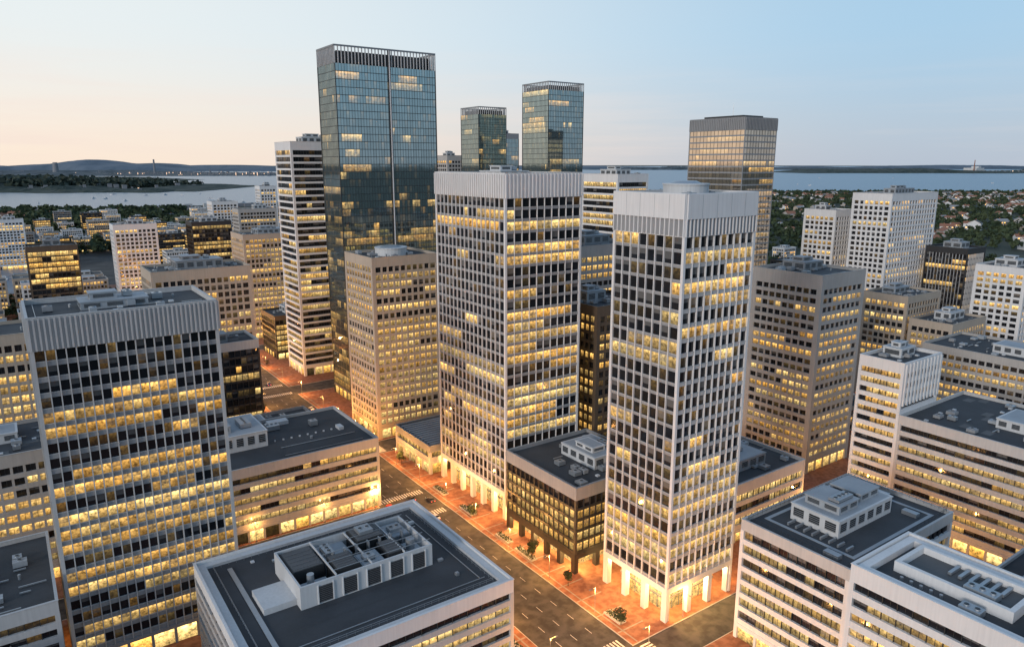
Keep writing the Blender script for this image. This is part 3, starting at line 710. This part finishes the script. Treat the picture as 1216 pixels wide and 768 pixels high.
for x in (60,85): lamp(x,241.9,-math.pi/2,2000)
for x in (20,80,200,300,380): lamp(x,421,-math.pi/2,7000)
for y in (60,100,140,180,220): lamp(238.8,y,0,7000)
for x,y,z in LAMPS:
    l=bpy.data.lights.new('soffit_light','POINT'); l.energy=7500; l.color=(1,.60,.20); l.shadow_soft_size=.4
    lo=bpy.data.objects.new('soffit_downlight',l); lo.location=(x,y,z); scene.collection.objects.link(lo)

# ------------------------------------------------------------------ cars
def car_mesh(i):
    col=[(.6,.6,.6),(.05,.05,.06),(.3,.02,.02),(.75,.75,.73),(.05,.08,.2)][i%5]
    m,nt,b=newmat('car_paint'); b.inputs['Base Color'].default_value=(*col,1); b.inputs['Roughness'].default_value=.3; MATS['cp%d'%i]=m; k='cp%d'%i
    B=MB(); pr=[(-2.2,.35),(-2.25,.8),(-1.9,.95),(-1.5,1.0),(-.9,1.42),(.5,1.45),(1.15,.98),(2.0,.85),(2.25,.65),(2.2,.35)]
    for s in (-.88,.88):
        p=[(s*(1 if z<1.1 else .82),y,z) for y,z in pr]; B.quad(p if s<0 else p[::-1],k)
    for (y0,z0),(y1,z1) in zip(pr,pr[1:]):
        w0=.88*(1 if z0<1.1 else .82); w1=.88*(1 if z1<1.1 else .82); mt='glass' if (z0<1.1)!=(z1<1.1) else k
        B.quad([(-w0,y0,z0),(-w1,y1,z1),(w1,y1,z1),(w0,y0,z0)],mt)
    for s in (-1,1):
        B.quad([(s*.85,-1.3,1.02),(s*.85,1.0,1.02),(s*.75,.45,1.38),(s*.75,-.85,1.38)],'glass')
        for yy in (-1.35,1.35):
            n=10
            B.quad([(s*.9,yy+.32*math.cos(6.283*j/n),.32+.32*math.sin(6.283*j/n)) for j in range(n)],'dark')
            for j in range(n):
                a,b2=6.283*j/n,6.283*(j+1)/n; B.quad([(s*.7,yy+.32*math.cos(a),.32+.32*math.sin(a)),(s*.9,yy+.32*math.cos(a),.32+.32*math.sin(a)),(s*.9,yy+.32*math.cos(b2),.32+.32*math.sin(b2)),(s*.7,yy+.32*math.cos(b2),.32+.32*math.sin(b2))],'dark')
        B.box(s*.7-.15,s*.7+.15,2.2,2.27,.55,.7,'head',True); B.box(s*.7-.15,s*.7+.15,-2.28,-2.2,.6,.75,'tail',True)
    return B.mesh('car_mesh')
MATS['head']=emis('headlight',(1,.9,.7),12); MATS['tail']=emis('tail_light',(1,.03,.01),6)
CM=[car_mesh(i) for i in range(5)]
for x,d in ((109.7,math.pi),(115,math.pi),(120.3,0),(125.8,0)):
    y=60+rng.uniform(0,20)
    while y<640:
        if rng.random()<.22 :
            o=bpy.data.objects.new('car',rng.choice(CM)); o.location=(x+rng.uniform(-.3,.3),y,.03); o.rotation_euler=(0,0,d); scene.collection.objects.link(o)
        y+=rng.uniform(12,26)

# ------------------------------------------------------------------ world & sun
w=bpy.data.worlds.new('World'); scene.world=w; w.use_nodes=True; nt=w.node_tree
bg=nt.nodes['Background']
sky=N(nt,'ShaderNodeTexSky',sky_type='NISHITA'); sky.sun_disc=False
el=R(14); az=Vector((-.93,-.30,0)).normalized()
sky.sun_elevation=el; sky.sun_rotation=math.atan2(az.x,az.y)
sky.air_density=1.0; sky.dust_density=1.0; sky.ozone_density=1.5
tc=N(nt,'ShaderNodeTexCoord'); sx=N(nt,'ShaderNodeSeparateXYZ'); nt.links.new(tc.outputs['Generated'],sx.inputs[0])
gd=Vector((-.45,.89,0)).normalized()
dp=N(nt,'ShaderNodeVectorMath',operation='DOT_PRODUCT'); nt.links.new(tc.outputs['Generated'],dp.inputs[0]); dp.inputs[1].default_value=gd
ga=N(nt,'ShaderNodeMapRange',interpolation_type='SMOOTHSTEP'); nt.links.new(dp.outputs['Value'],ga.inputs[0]); ga.inputs[1].default_value=-.05; ga.inputs[2].default_value=.95
hor=mixc(nt,ga.outputs[0],(.50,.57,.68),(1.08,.89,.73))
mid=mixc(nt,ga.outputs[0],(.42,.64,.84),(.90,.95,.95))
zen=mixc(nt,ga.outputs[0],(.26,.42,.66),(.40,.55,.74))
e1=N(nt,'ShaderNodeMapRange',interpolation_type='SMOOTHSTEP'); nt.links.new(sx.outputs[2],e1.inputs[0]); e1.inputs[1].default_value=-.02; e1.inputs[2].default_value=.17
e2=N(nt,'ShaderNodeMapRange',interpolation_type='SMOOTHSTEP'); nt.links.new(sx.outputs[2],e2.inputs[0]); e2.inputs[1].default_value=.16; e2.inputs[2].default_value=.7
c=mixc(nt,e2.outputs[0],mixc(nt,e1.outputs[0],hor,mid),zen)
mp=N(nt,'ShaderNodeMapping'); mp.inputs['Scale'].default_value=(1.5,1.5,26); nt.links.new(tc.outputs['Generated'],mp.inputs[0])
cn=N(nt,'ShaderNodeTexNoise'); cn.inputs['Scale'].default_value=2.2; cn.inputs['Detail'].default_value=7; cn.inputs['Roughness'].default_value=.55; nt.links.new(mp.outputs[0],cn.inputs[0])
cm_=N(nt,'ShaderNodeMapRange'); nt.links.new(cn.outputs[0],cm_.inputs[0]); cm_.inputs[1].default_value=.47; cm_.inputs[2].default_value=.75
cz=N(nt,'ShaderNodeMapRange'); nt.links.new(sx.outputs[2],cz.inputs[0]); cz.inputs[1].default_value=.16; cz.inputs[2].default_value=.03
c=mixc(nt,mathn(nt,'MULTIPLY',mathn(nt,'MULTIPLY',cm_.outputs[0],cz.outputs[0]),mathn(nt,'ADD',mathn(nt,'MULTIPLY',ga.outputs[0],.5),.15)),c,(1.0,.82,.74))
an=N(nt,'ShaderNodeMapRange',interpolation_type='SMOOTHSTEP'); nt.links.new(dp.outputs['Value'],an.inputs[0]); an.inputs[1].default_value=-.9; an.inputs[2].default_value=-.05; an.inputs[3].default_value=.9; an.inputs[4].default_value=1.0
sc2=N(nt,'ShaderNodeVectorMath',operation='SCALE'); nt.links.new(c,sc2.inputs[0]); nt.links.new(an.outputs[0],sc2.inputs['Scale'])
sc=N(nt,'ShaderNodeVectorMath',operation='SCALE'); nt.links.new(sky.outputs[0],sc.inputs[0]); sc.inputs['Scale'].default_value=.09
fin=mixc(nt,.9,sc.outputs[0],sc2.outputs[0])
nt.links.new(fin,bg.inputs[0]); bg.inputs[1].default_value=1.0
sl=bpy.data.lights.new('sun','SUN'); sl.energy=1.55; sl.angle=R(14); sl.color=(1,.93,.87)
so=bpy.data.objects.new('sun',sl); scene.collection.objects.link(so)
dv=Vector((az.x*math.cos(el),az.y*math.cos(el),math.sin(el))); so.rotation_euler=dv.to_track_quat('Z','Y').to_euler(); so.location=(0,0,300)

cam=bpy.data.cameras.new('camera'); co=bpy.data.objects.new('camera',cam); scene.collection.objects.link(co)
cam.sensor_width=36; cam.lens=860/1216*36; cam.clip_start=1; cam.clip_end=120000
co.location=(0,0,130); co.rotation_euler=(R(90-12.395),0,R(-35.06))
scene.camera=co
print('infill',cnt,'trees',len(pts))
